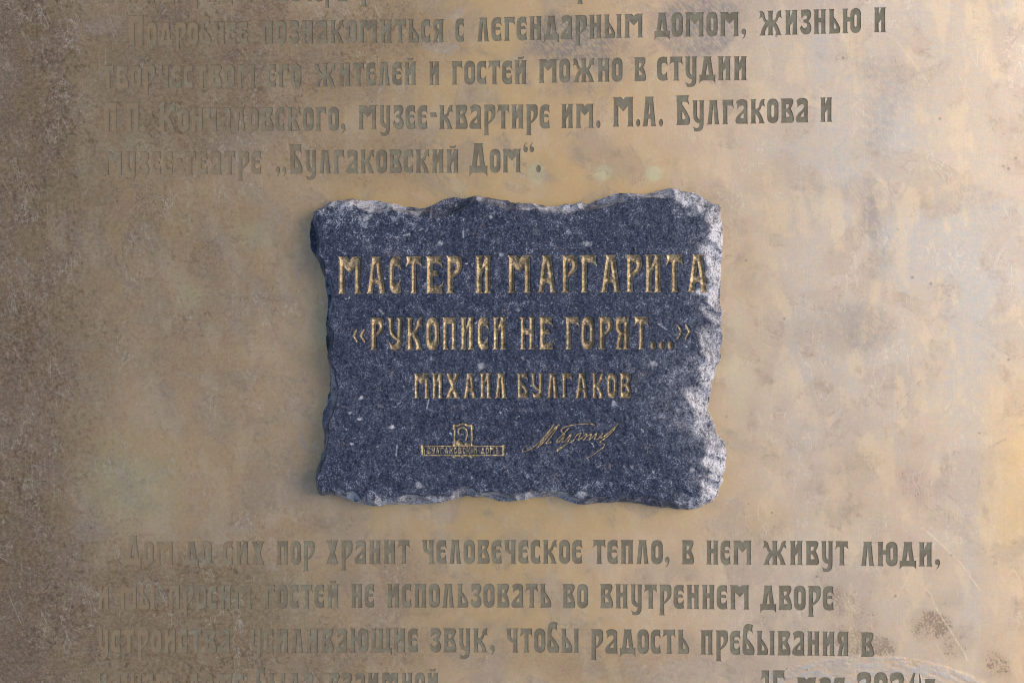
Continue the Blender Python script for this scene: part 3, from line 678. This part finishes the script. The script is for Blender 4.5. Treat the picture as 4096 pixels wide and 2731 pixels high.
sd = seg_dist(AV[:, :2], OA[::3], OB[2::3] if len(OB[2::3]) == len(OA[::3]) else np.roll(OA[::3], -1, 0))
near = np.exp(-sd/46.0)*(0.5+0.5*sst(0.3, 0.6, N2))  # cleaner brass rim, with reflections beside the stone painted into its gold
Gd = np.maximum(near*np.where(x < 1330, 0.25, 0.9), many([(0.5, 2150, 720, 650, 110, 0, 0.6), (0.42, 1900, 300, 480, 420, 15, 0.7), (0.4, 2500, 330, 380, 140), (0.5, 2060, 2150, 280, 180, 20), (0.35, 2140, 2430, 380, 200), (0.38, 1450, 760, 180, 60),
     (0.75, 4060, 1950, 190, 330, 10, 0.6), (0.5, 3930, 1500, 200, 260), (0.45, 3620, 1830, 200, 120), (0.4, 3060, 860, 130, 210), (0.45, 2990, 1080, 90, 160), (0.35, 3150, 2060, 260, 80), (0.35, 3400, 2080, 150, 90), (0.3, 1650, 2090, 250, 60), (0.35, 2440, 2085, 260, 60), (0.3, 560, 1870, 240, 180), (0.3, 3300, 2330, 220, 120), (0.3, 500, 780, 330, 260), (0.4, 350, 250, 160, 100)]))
Gd = np.clip(Gd*(0.7+0.6*N1), 0, 1)  # clean gold patches; also paint a brighter centre and the lower right glow
drip = sst(0.52, 0.72, fbm(x*2.2, y*0.28, 190, 4, 81))
Pm = (0.72+0.22*sst(0.36, 0.62, N1))*sst(2350, 3400, wx)*(0.72+0.28*sst(1900, 1000, y))*(1-0.5*sst(3850, 4096, x)*sst(1300, 1700, y)) + 0.12*drip*sst(2500, 3300, x)  # milky smears, plus a rightward grey ramp shaping the reflected brightness in colour
Pm = np.maximum(Pm, many([(0.55, 3000, 130, 220, 120), (0.6, 3500, 1350, 40, 300), (0.55, 3340, 1150, 35, 230, 4), (0.5, 3450, 1600, 120, 180, -40), (0.5, 3130, 1900, 110, 140), (0.5, 3250, 930, 40, 180, -15), (0.6, 3650, 1250, 120, 300), (0.55, 3880, 620, 240, 260), (0.6, 3950, 380, 200, 300),
     (0.55, 1740, 225, 80, 28, 0, 0.25), (0.5, 1810, 95, 70, 12, -10, 0.3), (0.5, 930, 40, 55, 22, 0, 0.3), (0.5, 1310, 70, 80, 16, 8, 0.3), (0.5, 840, 415, 70, 14, 3, 0.3), (0.5, 360, 108, 80, 12, 2, 0.3), (0.45, 255, 150, 70, 40, -40, 0.4), (0.45, 310, 370, 50, 18, -35, 0.3),
     (0.5, 380, 2120, 60, 36, 20, 0.35), (0.45, 300, 1490, 80, 14, -3, 0.3), (0.4, 800, 1490, 80, 12, 3, 0.3), (0.5, 190, 2420, 55, 30, -20, 0.35), (0.4, 960, 2090, 60, 30), (0.45, 1070, 2280, 45, 20), (0.5, 2940, 2020, 45, 18, -5, 0.3), (0.5, 3570, 2380, 60, 160, -50), (0.4, 2430, 2250, 60, 40), (0.5, 2800, 2680, 230, 60),
     (0.6, 3830, 330, 46, 12, -8, 0.25), (0.6, 3960, 690, 60, 18, 4, 0.25), (0.6, 4000, 1135, 60, 14, -4, 0.25), (0.55, 3790, 1080, 36, 14, -30, 0.25), (0.55, 3640, 250, 30, 14, -20, 0.25), (0.5, 3480, 330, 70, 14, -15, 0.25), (0.55, 3950, 500, 14, 46, -20, 0.25), (0.55, 3990, 2010, 50, 14, 0, 0.25), (0.5, 3460, 400, 12, 46, 25, 0.3)]))
# short slanting run marks left by cleaning
for i in range(150):
    cx, cy = random.uniform(20, 1250), random.uniform(0, 2731)
    if i > 95: cx, cy = random.uniform(2900, 4090), random.uniform(0, 2731)
    Lh = random.uniform(18, 75); rot = random.gauss(66, 9) if cx < 2000 else random.gauss(88, 8)
    sel = (np.abs(x-cx) < 130) & (np.abs(y-cy) < 130)
    if sel.any():
        xs, ys = x[sel], y[sel]; X0, Y0 = wx[sel]*0.3+xs*0.7-cx, wy[sel]*0.3+ys*0.7-cy; c, s = math.cos(math.radians(rot)), math.sin(math.radians(rot))
        r = np.sqrt(((X0*c+Y0*s)/Lh)**2+((-X0*s+Y0*c)/random.uniform(5, 9))**2)
        Pm[sel] = np.maximum(Pm[sel], random.uniform(0.2, 0.5)*(1-sst(0.5, 1.3, r)))
scr = np.sqrt(((x-3480)/860)**2 + ((y-3290)/672)**2)
scrape = 1-sst(0.985, 1.0, scr+0.008*(fbm(x, y, 90, 3, 91)-0.5))
scrape *= np.where(y > 2500, 1, 0)
lines = fbm((scr*1500), np.arctan2(y-3290, x-3480)*260, 16, 3, 95)
Pm = np.maximum(Pm*(1-scrape*0.5), scrape*(0.35+0.65*sst(0.35, 0.65, lines)))
Dk *= 1-0.85*scrape; Gd *= 1-0.6*scrape
Fm = many([(0.9, 2290, 170, 190, 110, 15, 0.35), (0.8, 2380, 240, 130, 60, 20, 0.3), (0.9, 2790, 60, 190, 95, -12, 0.35), (0.8, 2860, 150, 110, 50, -25, 0.3), (0.6, 2700, 160, 100, 30, 20, 0.4), (0.35, 2300, 370, 120, 40), (0.35, 3440, 790, 90, 70), (0.6, 3490, 890, 50, 90), (0.3, 3500, 1000, 80, 120), (0.25, 3870, 830, 120, 50),
     (0.35, 3520, 480, 80, 140), (0.4, 3440, 1340, 110, 110), (0.3, 3550, 330, 100, 90)])
Ol = many([(0.7, 155, 790, 70, 90, 20), (0.6, 230, 500, 80, 120, 25), (0.6, 980, 940, 90, 70), (0.7, 750, 1150, 60, 40, -20), (0.8, 2148, 700, 36, 42, 0, 0.25, 0.15), (0.95, 2418, 694, 38, 30, -12, 0.15, 0.15), (0.95, 2620, 700, 36, 30, -8, 0.15, 0.15), (0.6, 520, 1950, 200, 150), (0.55, 1255, 1280, 30, 90), (0.6, 60, 2150, 70, 200), (0.5, 40, 1960, 60, 120),
     (0.6, 560, 560, 50, 70), (0.5, 720, 470, 40, 50), (0.5, 320, 680, 50, 90), (0.5, 1080, 2440, 200, 120), (0.5, 2950, 1450, 40, 200)])
Rd = many([(0.75, 3700, 1940, 130, 60, 5), (0.5, 3700, 1820, 160, 60), (0.4, 300, 930, 70, 60), (0.35, 520, 820, 90, 50), (0.3, 3560, 2120, 90, 50), (0.35, 1680, 470, 60, 40)])
St = np.clip(scrape*lines*1.0, 0, 1)
ZZ = np.zeros(len(AV)); ZZ[:len(zs)] = zs
attr(sheet.data, 'stainLightA', np.stack([Dk, Gd, np.clip(Pm, 0, 1), Fm], 1))
Um = np.clip(0.65*sst(620, 40, wx) + 0.42*sst(1650, 800, wx), 0, 1)*(0.95+0.6*(N1-0.5))  # brown patina, also painting in the darker reflection towards the left
Um = np.maximum(Um, many([(0.85, 720, 300, 520, 400, 0, 0.6), (0.65, 1250, 200, 480, 220, 0, 0.6), (0.85, 680, 2500, 620, 360, 0, 0.5), (0.6, 1300, 2600, 450, 160, 0, 0.6), (0.4, 1500, 2350, 260, 160, 0, 0.6), (0.45, 1350, 620, 420, 120, 0, 0.6), (0.4, 800, 1250, 420, 230, 0, 0.6), (0.4, 1050, 2120, 300, 90, 0, 0.6), (0.25, 2400, 2640, 500, 90, 0, 0.6)]))
Um = np.clip(Um*(1-0.5*many([(0.9, 620, 1850, 330, 300, 0, 0.6), (0.5, 1120, 1600, 160, 420)]))*(1-scrape), 0, 1)
attr(sheet.data, 'stainLightC', np.stack([Um, Um*0, Um*0, Um*0+1], 1))
attr(sheet.data, 'stainB', np.stack([Ol, Rd, St, ZZ], 1))

# ------------------------------------------------------------------ stone tablet
tablet = empty('stone_tablet', (X(2060), Y(1390), 0))
tablet['label'] = 'dark blue-grey granite tablet with chipped edges and gilded carved lettering, fixed on the brass plaque'
tablet['category'] = 'stone tablet'
def under(o):                            # parts are modelled in world coordinates
    o.parent = tablet; o.location = o.location - tablet.location
    return o
HS = 2.5
sx0, sx1 = OC[:, 0].min()-6, OC[:, 0].max()+6; sy0, sy1 = OC[:, 1].min()-6, OC[:, 1].max()+6
hx = np.arange(sx0, sx1, HS); hy = np.arange(sy0, sy1, HS); NX, NY = len(hx), len(hy)
HX, HY = np.meshgrid(hx, hy)
P2 = np.stack([HX.ravel(), HY.ravel()], 1)
dist, npt = seg_dist(P2, OA, OB, True)
ins = inside(P2, OA, OB)
sdist = np.where(ins, dist, -dist)
px_, py_ = P2[:, 0], P2[:, 1]
# how far the broken edge reaches in, by side
ux = npt[:, 0]; uy = npt[:, 1]
wR = sst(2640, 2760, ux); wT = sst(950, 830, uy); wB = sst(1900, 1985, uy); wL = sst(1340, 1280, ux)
bw = 24 + 26*wT + 30*wB + 4*wL + wR*(24+52*np.exp(-((uy-1560)/130)**2)+30*np.exp(-((uy-950)/120)**2)+26*np.exp(-((uy-1830)/120)**2))
bw = bw*(0.45+1.1*fbm(ux, uy, 150, 3, 120)) + 10*(fbm(px_, py_, 40, 3, 130)-0.5)
bw = np.maximum(bw*0.7, 9)
t = np.clip(sdist/bw, 0, 1)
big = fbm(px_, py_, 480, 3, 140)-0.5; mid = fbm(px_, py_, 60, 3, 150)-0.5; fine = fbm(px_, py_, 11, 3, 160, 0.6)-0.5
ridg = np.abs(fbm(px_, py_, 70, 3, 170)-0.5)*2
prof = 0.22+0.78*np.sqrt(np.clip(1-(1-t)**2, 0, 1))
prof = prof*(1-wR) + wR*(0.20+0.80*(0.55*t+0.45*np.sqrt(np.clip(1-(1-t)**2, 0, 1))))
edge = 1-sst(0.55, 1.1, t)
H0 = TH*prof + big*6 + mid*3 + edge*(mid*16 - ridg*8) + fine*(2.6+8*edge)
# chipped facets: shallow scoops broken off all round the edge
rf = np.random.default_rng(21); i = 0.0; per = len(OC)
cum = np.concatenate([[0], np.cumsum(np.hypot(*(OB-OA).T))]); total = cum[-1]; pos_ = 0.0
while pos_ < total:
    k = min(int(np.searchsorted(cum, pos_)), per-1); p_ = OC[k]
    tg = OC[(k+4) % per]-OC[k-4]; inn = np.array([-tg[1], tg[0]])/max(1e-6, np.hypot(*tg))   # clockwise outline: inward normal
    an = rf.normal(0, 0.35); c_, s_ = math.cos(an), math.sin(an); inn = np.array([inn[0]*c_-inn[1]*s_, inn[0]*s_+inn[1]*c_])
    wr = sst(2640, 2760, p_[0]); wl = sst(1340, 1280, p_[0]); wide = rf.uniform(16, 52)*(1+1.5*wr-0.45*wl)
    hb = TH*rf.uniform(0.15, 0.55); sel = np.where((np.abs(px_-p_[0]) < 170) & (np.abs(py_-p_[1]) < 170))[0]
    d0 = P2[sel]-p_; sa = d0@inn; la = d0@np.array([-inn[1], inn[0]]); rr_ = rf.uniform(0.008, 0.03)
    zz = hb+(TH-hb)*sa/wide+la*la*rr_+(fbm(P2[sel, 0], P2[sel, 1], 22, 3, 250)-0.5)*9
    H0[sel] = np.minimum(H0[sel], zz)
    pos_ += rf.uniform(18, 60)
edge = np.maximum(edge*0.6, sst(3, 16, TH+6*big+3*mid-H0))
H0 = np.maximum(H0, 8)
Hg = H0.reshape(NY, NX)
def stone_h(p):
    fx = np.clip((p[:, 0]-sx0)/HS, 0, NX-1.001); fy = np.clip((p[:, 1]-sy0)/HS, 0, NY-1.001)
    i, j = fx.astype(int), fy.astype(int); u, v = fx-i, fy-j
    return (Hg[j, i]*(1-u)+Hg[j, i+1]*u)*(1-v)+(Hg[j+1, i]*(1-u)+Hg[j+1, i+1]*u)*v
smooth_h = TH + 6*big + 3*mid
Sg = smooth_h.reshape(NY, NX)
carve = np.zeros(len(P2))
GD = 9.0                                  # depth of the carving
def gild(name, adds, subs, parent, depth=GD, slope=0.95, z=TH):
    """a gilded groove: cut into the stone's height field, with its own gold skin"""
    adds = [[lift(p, z) for p in P] for P in adds]; subs = [[lift(p, z) for p in P] for P in subs]
    v, tr, loops = union(adds, subs)
    A = np.concatenate([np.array(l) for l in loops]); B = np.concatenate([np.roll(np.array(l), -1, 0) for l in loops])
    lo, hi = A.min(0)-4, A.max(0)+4
    sel = np.where((px_ > lo[0]) & (px_ < hi[0]) & (py_ > lo[1]) & (py_ < hi[1]))[0]
    d = seg_dist(P2[sel], A, B); s = np.where(inside(P2[sel], A, B), d, -d)
    cv = np.where(s > -0.9, np.clip(s, 0, depth/slope)*slope+3.2, 0)
    carve[sel] = np.maximum(carve[sel], cv)
    # gold skin
    gstep = 3.0
    g = np.stack([a.ravel() for a in np.meshgrid(np.arange(lo[0], hi[0], gstep), np.arange(lo[1], hi[1], gstep))], 1)
    d = seg_dist(g, A, B); g = g[inside(g, A, B) & (d > 1.1)]
    vv, ff = [], []
    for l in loops:
        ring = [l[0]]
        for p in l[1:]+[l[0]]:
            a = ring[-1]; m = int(math.hypot(p[0]-a[0], p[1]-a[1])//6)
            for k in range(1, m+1): ring.append((a[0]+(p[0]-a[0])*k/(m+1), a[1]+(p[1]-a[1])*k/(m+1)))
            ring.append(p)
        ring = ring[:-1]
        ff.append(list(range(len(vv), len(vv)+len(ring)))); vv += [Vector(p) for p in ring]
    vv += [Vector(p) for p in g]
    for i, fc in enumerate(ff):
        if area([vv[k] for k in fc]) < 0: ff[i] = fc[::-1]
    V, E, F, ov, oe, of = delaunay_2d_cdt(vv, [], ff, 1, 1e-5, True)
    F = [tuple(f)[::-1] for f, o in zip(F, of) if len(o) % 2 == 1]
    q = np.array([(p.x, p.y) for p in V]); d = seg_dist(q, A, B)
    hz = stone_h(q) - 0.6 - np.clip(d, 0, depth/slope)*slope + (fbm(q[:, 0], q[:, 1], 12, 3, 210)-0.5)*5.0*np.clip(d/4, 0, 1)
    return mesh_px(name, np.column_stack([q, hz]), F, M_GOLD, parent, smooth=True)

def stone_line(words):
    """words: (character, x0, x1, top, base)"""
    row = under(empty('inscription_line', (X(2060), Y(1390), 0)))
    row.location = (0, 0, 0)
    for ch, x0, x1, yt, yb in words:
        for c, ad, su in set_text(ch, x0, x1, yb, yb, yb-yt, yb-yt, 13.5, False):
            o = gild('letter', ad, su, row)
            o.location = (-tablet.location.x, -tablet.location.y, 0)
    return row
def along(chars, spans, t0, b0, t1, b1):
    xa, xb = spans[0][0], spans[-1][1]; r = []
    for c, (p, q) in zip(chars, spans):
        f = (0.5*(p+q)-xa)/(xb-xa); r.append((c, p, q, t0+(t1-t0)*f, b0+(b1-b0)*f))
    return r
stone_line(along('МАСТЕРИМАРГАРИТА', [(1351,1449),(1465,1546),(1559,1606),(1625,1687),(1701,1769),(1784,1849),(1900,1968),(2029,2128),(2149,2228),(2246,2311),(2322,2387),(2401,2486),(2503,2569),(2579,2649),(2666,2732),(2748,2836)], 1027, 1175, 1017, 1167))
L2 = along('РУКОПИСИНЕГОРЯТ', [(1481,1537),(1549,1612),(1627,1692),(1706,1756),(1769,1828),(1841,1899),(1912,1955),(1970,2028),(2079,2140),(2155,2211),(2261,2317),(2327,2378),(2394,2451),(2461,2521),(2538,2593)], 1270, 1399, 1267, 1396)
L2 = [('«', 1411, 1464, 1315, 1370)] + L2 + [('.', 2603, 2625, 1297, 1396), ('.', 2636, 2658, 1297, 1396), ('.', 2671, 2693, 1297, 1396), ('»', 2706, 2764, 1296, 1357)]
stone_line(L2)
stone_line(along('МИХАИЛБУЛГАКОВ', [(1655,1719),(1728,1773),(1785,1840),(1854,1907),(1920,1966),(1979,2030),(2068,2114),(2123,2175),(2187,2236),(2247,2290),(2301,2355),(2368,2419),(2430,2469),(2479,2526)], 1493, 1592, 1492, 1591))

def stroke(pts, w0, w1=None):
    """a pen stroke as overlapping pieces"""
    if w1 is None: w1 = w0
    P = densify([pts[0]]+list(pts)+[pts[-1]], 9.0) if len(pts) > 2 else np.array(pts, float)
    if len(pts) > 2:
        # open curve: sample by hand with Catmull-Rom
        Q = np.array(pts, float); out = []
        for i in range(len(Q)-1):
            p0 = Q[max(i-1, 0)]; p1 = Q[i]; p2 = Q[i+1]; p3 = Q[min(i+2, len(Q)-1)]
            m = max(2, int(np.hypot(*(p2-p1))/10))
            for t in np.arange(m)/m:
                out.append(0.5*((2*p1)+(-p0+p2)*t+(2*p0-5*p1+4*p2-p3)*t*t+(-p0+3*p1-3*p2+p3)*t**3))
        out.append(Q[-1]); P = np.array(out)
    res = []; n = len(P)
    for i in range(n-1):
        a, b = P[i], P[i+1]; d = b-a; L = np.hypot(*d)
        if L < 0.05: continue
        d = d/L; nn = np.array([-d[1], d[0]])
        ra = (w0+(w1-w0)*i/(n-1))/2; rb = (w0+(w1-w0)*(i+1)/(n-1))/2; e = min(ra, rb)*0.6
        res.append([tuple(a-d*e+nn*ra), tuple(a-d*e-nn*ra), tuple(b+d*e-nn*rb), tuple(b+d*e+nn*rb)])
    return res
def z5(P): return Z(1200, 1600, P)
def z6(P): return Z(2050, 1600, P)
org = (-tablet.location.x, -tablet.location.y, 0)
emblem = empty('emblem', (0, 0, 0), tablet)
def em(name, adds):
    o = gild(name, adds, [], emblem, depth=5.0); o.location = org; return o
fr = stroke(z5([(1622,470),(1618,390),(1622,300),(1620,272)]), 6.5) + stroke(z5([(1797,470),(1803,390),(1797,300),(1795,272)]), 6.5)
fr += stroke(z5([(1618,266),(1660,262),(1706,246),(1750,262),(1797,266)]), 7.5)
for c in ((1618, 268), (1797, 268), (1613, 295), (1803, 295)): fr.append(dot(*z5([c])[0], 6.5, 6.5))
fr += stroke(z5([(1615,584),(1660,578),(1706,590),(1750,578),(1800,584)]), 7)
for c in ((1619, 592), (1797, 592)): fr.append(dot(*z5([c])[0], 7, 6))
em('picture_frame', fr)
po = stroke(z5([(1664,352),(1658,325),(1672,296),(1702,286)]), 5, 9) + stroke(z5([(1702,286),(1732,296),(1748,320),(1750,345)]), 9, 4)
po += stroke(z5([(1750,340),(1752,360),(1742,388),(1738,408),(1730,418)]), 6, 3) + stroke(z5([(1688,356),(1712,358)]), 3)
po += [z5([(1598,476),(1600,452),(1622,430),(1648,425),(1665,402),(1682,432),(1702,450),(1714,476)]), z5([(1720,476),(1726,452),(1748,438),(1770,450),(1798,446),(1822,476)])]
em('portrait', po)
ba = stroke(z5([(1285,480),(2132,480)]), 4.5) + stroke(z5([(1290,575),(2135,575)]), 4.5) + stroke(z5([(1303,480),(1303,575)]), 4) + stroke(z5([(2120,480),(2120,575)]), 4)
ba += [z5([(1264,468),(1282,462),(1298,470),(1301,500),(1290,577),(1278,572),(1268,510)]), z5([(2118,470),(2136,462),(2152,470),(2148,515),(2138,578),(2127,577),(2122,500)])]
em('banner', ba)
bl = []
(xa, yb), (xb, yt) = z5([(1332, 558)])[0], z5([(1850, 492)])[0]
for t_, p, q_ in (('БУЛГАКОВСКІЙ', xa, xb), ('ДОМЪ', *[v[0] for v in z5([(1892, 0), (2086, 0)])])):
    for c, ad, su in set_text(t_, p, q_, yb, yb, yb-yt, yb-yt, 8.5, False, gap=15): bl.append((ad, su))
lettering = [p for ad, su in bl for p in ad]; holes = [p for ad, su in bl for p in su]
o = gild('banner_lettering', lettering, holes, emblem, depth=2.2); o.location = org
sg = []
for pts, w0, w1 in [
    ([(152,476),(116,505),(108,528),(130,535),(190,508),(280,440),(350,360),(410,290),(437,252)], 3.5, 6.5),
    ([(437,252),(395,325),(330,402),(280,466),(268,490),(300,465),(370,380),(440,298),(487,258)], 6, 6),
    ([(487,258),(440,330),(385,408),(348,450),(372,448),(402,432)], 6.5, 3.5),
    ([(856,262),(835,248),(760,246),(650,256),(560,276),(516,305),(518,330),(545,352),(520,398),(482,436),(464,442),(478,408),(540,345),(592,292)], 5, 5),
    ([(545,385),(518,425),(542,434),(592,378),(620,345),(600,400),(550,470),(500,510),(468,534),(482,508),(560,462),(640,420),(662,380),(690,352),(720,340)], 5, 5),
    ([(720,340),(690,418),(742,378),(782,348),(762,398),(745,414),(792,368),(830,350)], 5.5, 5),
    ([(830,350),(808,414),(860,362),(886,345),(858,405),(900,402),(945,345),(924,396),(990,355),(1060,290),(1104,244)], 6, 5),
    ([(1104,244),(1060,310),(990,380),(922,432),(938,448),(967,462),(952,492),(900,530),(830,580),(778,606)], 5, 4)]:
    sg += stroke(z6(pts), w0*0.8, w1*0.8)
sg.append(dot(*z6([(404, 438)])[0], 4, 4))
o = gild('signature', sg, [], tablet, depth=4.0); o.location = org

# the slab itself
HZ = H0 - carve
keep = sdist > -0.9*HS
qi = np.arange(NX*NY).reshape(NY, NX)
Q = np.stack([qi[:-1, :-1].ravel(), qi[:-1, 1:].ravel(), qi[1:, 1:].ravel(), qi[1:, :-1].ravel()], 1)
Q = Q[keep[Q].all(1)]
pos = P2.copy(); snap = sdist < 0.35*HS; pos[snap] = npt[snap]
used = np.unique(Q); remap = -np.ones(NX*NY, int); remap[used] = np.arange(len(used))
VV = np.column_stack([pos[used], HZ[used]]); Q = remap[Q]
ed = np.concatenate([Q[:, [0, 1]], Q[:, [1, 2]], Q[:, [2, 3]], Q[:, [3, 0]]])
key = ed[:, 0].astype(np.int64)*10000000+ed[:, 1]; rkey = ed[:, 1].astype(np.int64)*10000000+ed[:, 0]
bnd = ed[~np.isin(key, rkey)]
lv = np.unique(bnd); lm = {int(v): len(VV)+i for i, v in enumerate(lv)}
cen = np.array([2060.0, 1390.0])
lowr = VV[lv].copy(); dv = cen-lowr[:, :2]; lowr[:, :2] += dv/np.hypot(dv[:, 0], dv[:, 1])[:, None]*5.0; lowr[:, 2] = 0.0
FF = [tuple(f) for f in Q.tolist()] + [(int(b), int(a), lm[int(a)], lm[int(b)]) for a, b in bnd]
VV = np.concatenate([VV, lowr])
slab = mesh_px('slab', VV, [f[::-1] for f in FF], M_STONE, None, smooth=True); under(slab)
patchy = sst(0.38, 0.62, fbm(px_, py_, 170, 3, 195))
edge = np.clip(edge + 0.75*wR*np.exp(-np.maximum(sdist, 0)/np.maximum(30, bw*1.5))*sst(0.3, 0.6, fbm(px_, py_, 60, 4, 197)), 0, 1)  # extra pale band inside the right edge: sidelight painted in
E_ = np.concatenate([edge[used]*np.maximum(0.95*wR*(0.55+0.45*patchy), 0.16+0.55*patchy)[used]*(1-0.35*wL[used]), np.full(len(lv), 0.15)])  # broken rim painted whiter on the lit right, duller on the left
pale = 0.6*np.exp(-((px_-1450)/180)**2-((py_-860)/110)**2) + 0.35*fbm(px_, py_, 240, 3, 190) + 0.28*sst(1350, 900, py_) + 0.2*sst(1850, 1960, py_)  # pale patches, plus the face's sheen painted in towards the top
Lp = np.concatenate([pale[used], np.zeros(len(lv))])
Mv = np.zeros(len(P2))
for line, wd, v in [([(1579,950),(1632,938),(1665,928),(1690,915)], 3, 0.7), ([(1854,877),(1852,915),(1854,950)], 3, 0.6), ([(1715,1598),(1708,1630),(1701,1655)], 2.5, 0.6), ([(1588,1782),(1584,1822)], 3, 0.5), ([(2635,1296),(2666,1318)], 3, 0.6),
     ([(2090,1430),(2118,1452),(2130,1440)], 5, 0.5), ([(1500,1218),(1532,1255)], 3, 0.5), ([(2500,1862),(2560,1878)], 8, 0.4), ([(2800,1690),(2850,1770)], 3.5, 0.8), ([(1690,1845),(1715,1828)], 2.5, 0.5)]:
    L_ = np.array([lift(p, TH) for p in line], float); d_ = seg_dist(P2, L_[:-1], L_[1:])
    Mv = np.maximum(Mv, 0.9*v*(1-sst(wd*0.4, wd*1.5, d_))*sst(0.38, 0.56, fbm(px_, py_, 14, 2, 240)))
for cx, cy, rr, v in [(1563,1709,15,0.9), (1437,1676,10,0.9), (1965,868,10,0.7), (2616,1452,20,0.6), (2455,1610,12,0.7), (1762,969,16,0.5), (1399,819,24,0.6), (1670,850,26,0.5), (1468,873,18,0.6), (1925,1462,18,0.5), (1720,1335,9,0.6), (2005,1020,9,0.5), (2710,1640,9,0.6),
     (2640,1665,16,0.5), (2500,1770,10,0.5), (1445,1590,10,0.7), (1402,1650,7,0.6), (1675,1940,16,0.5), (1515,1995,22,0.5), (2330,1975,20,0.5), (2770,1880,14,0.5), (2340,975,16,0.4), (2545,760,24,0.6), (2700,760,26,0.7), (1410,1775,9,0.6), (1510,1785,8,0.6), (2070,1240,14,0.3), (1960,1150,14,0.4)]:
    q_ = lift((cx, cy), TH); r_ = np.hypot(px_-q_[0], (py_-q_[1])*1.3)*(0.35+1.9*fbm(px_, py_, 17, 3, 230)**1.3)
    Mv = np.maximum(Mv, v*(1-sst(rr*0.4, rr*1.2, r_)))
Mk = np.concatenate([Mv[used], np.zeros(len(lv))])
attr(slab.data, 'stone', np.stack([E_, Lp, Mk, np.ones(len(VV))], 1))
print('plate', len(AV), len(AF), 'stone', len(VV))
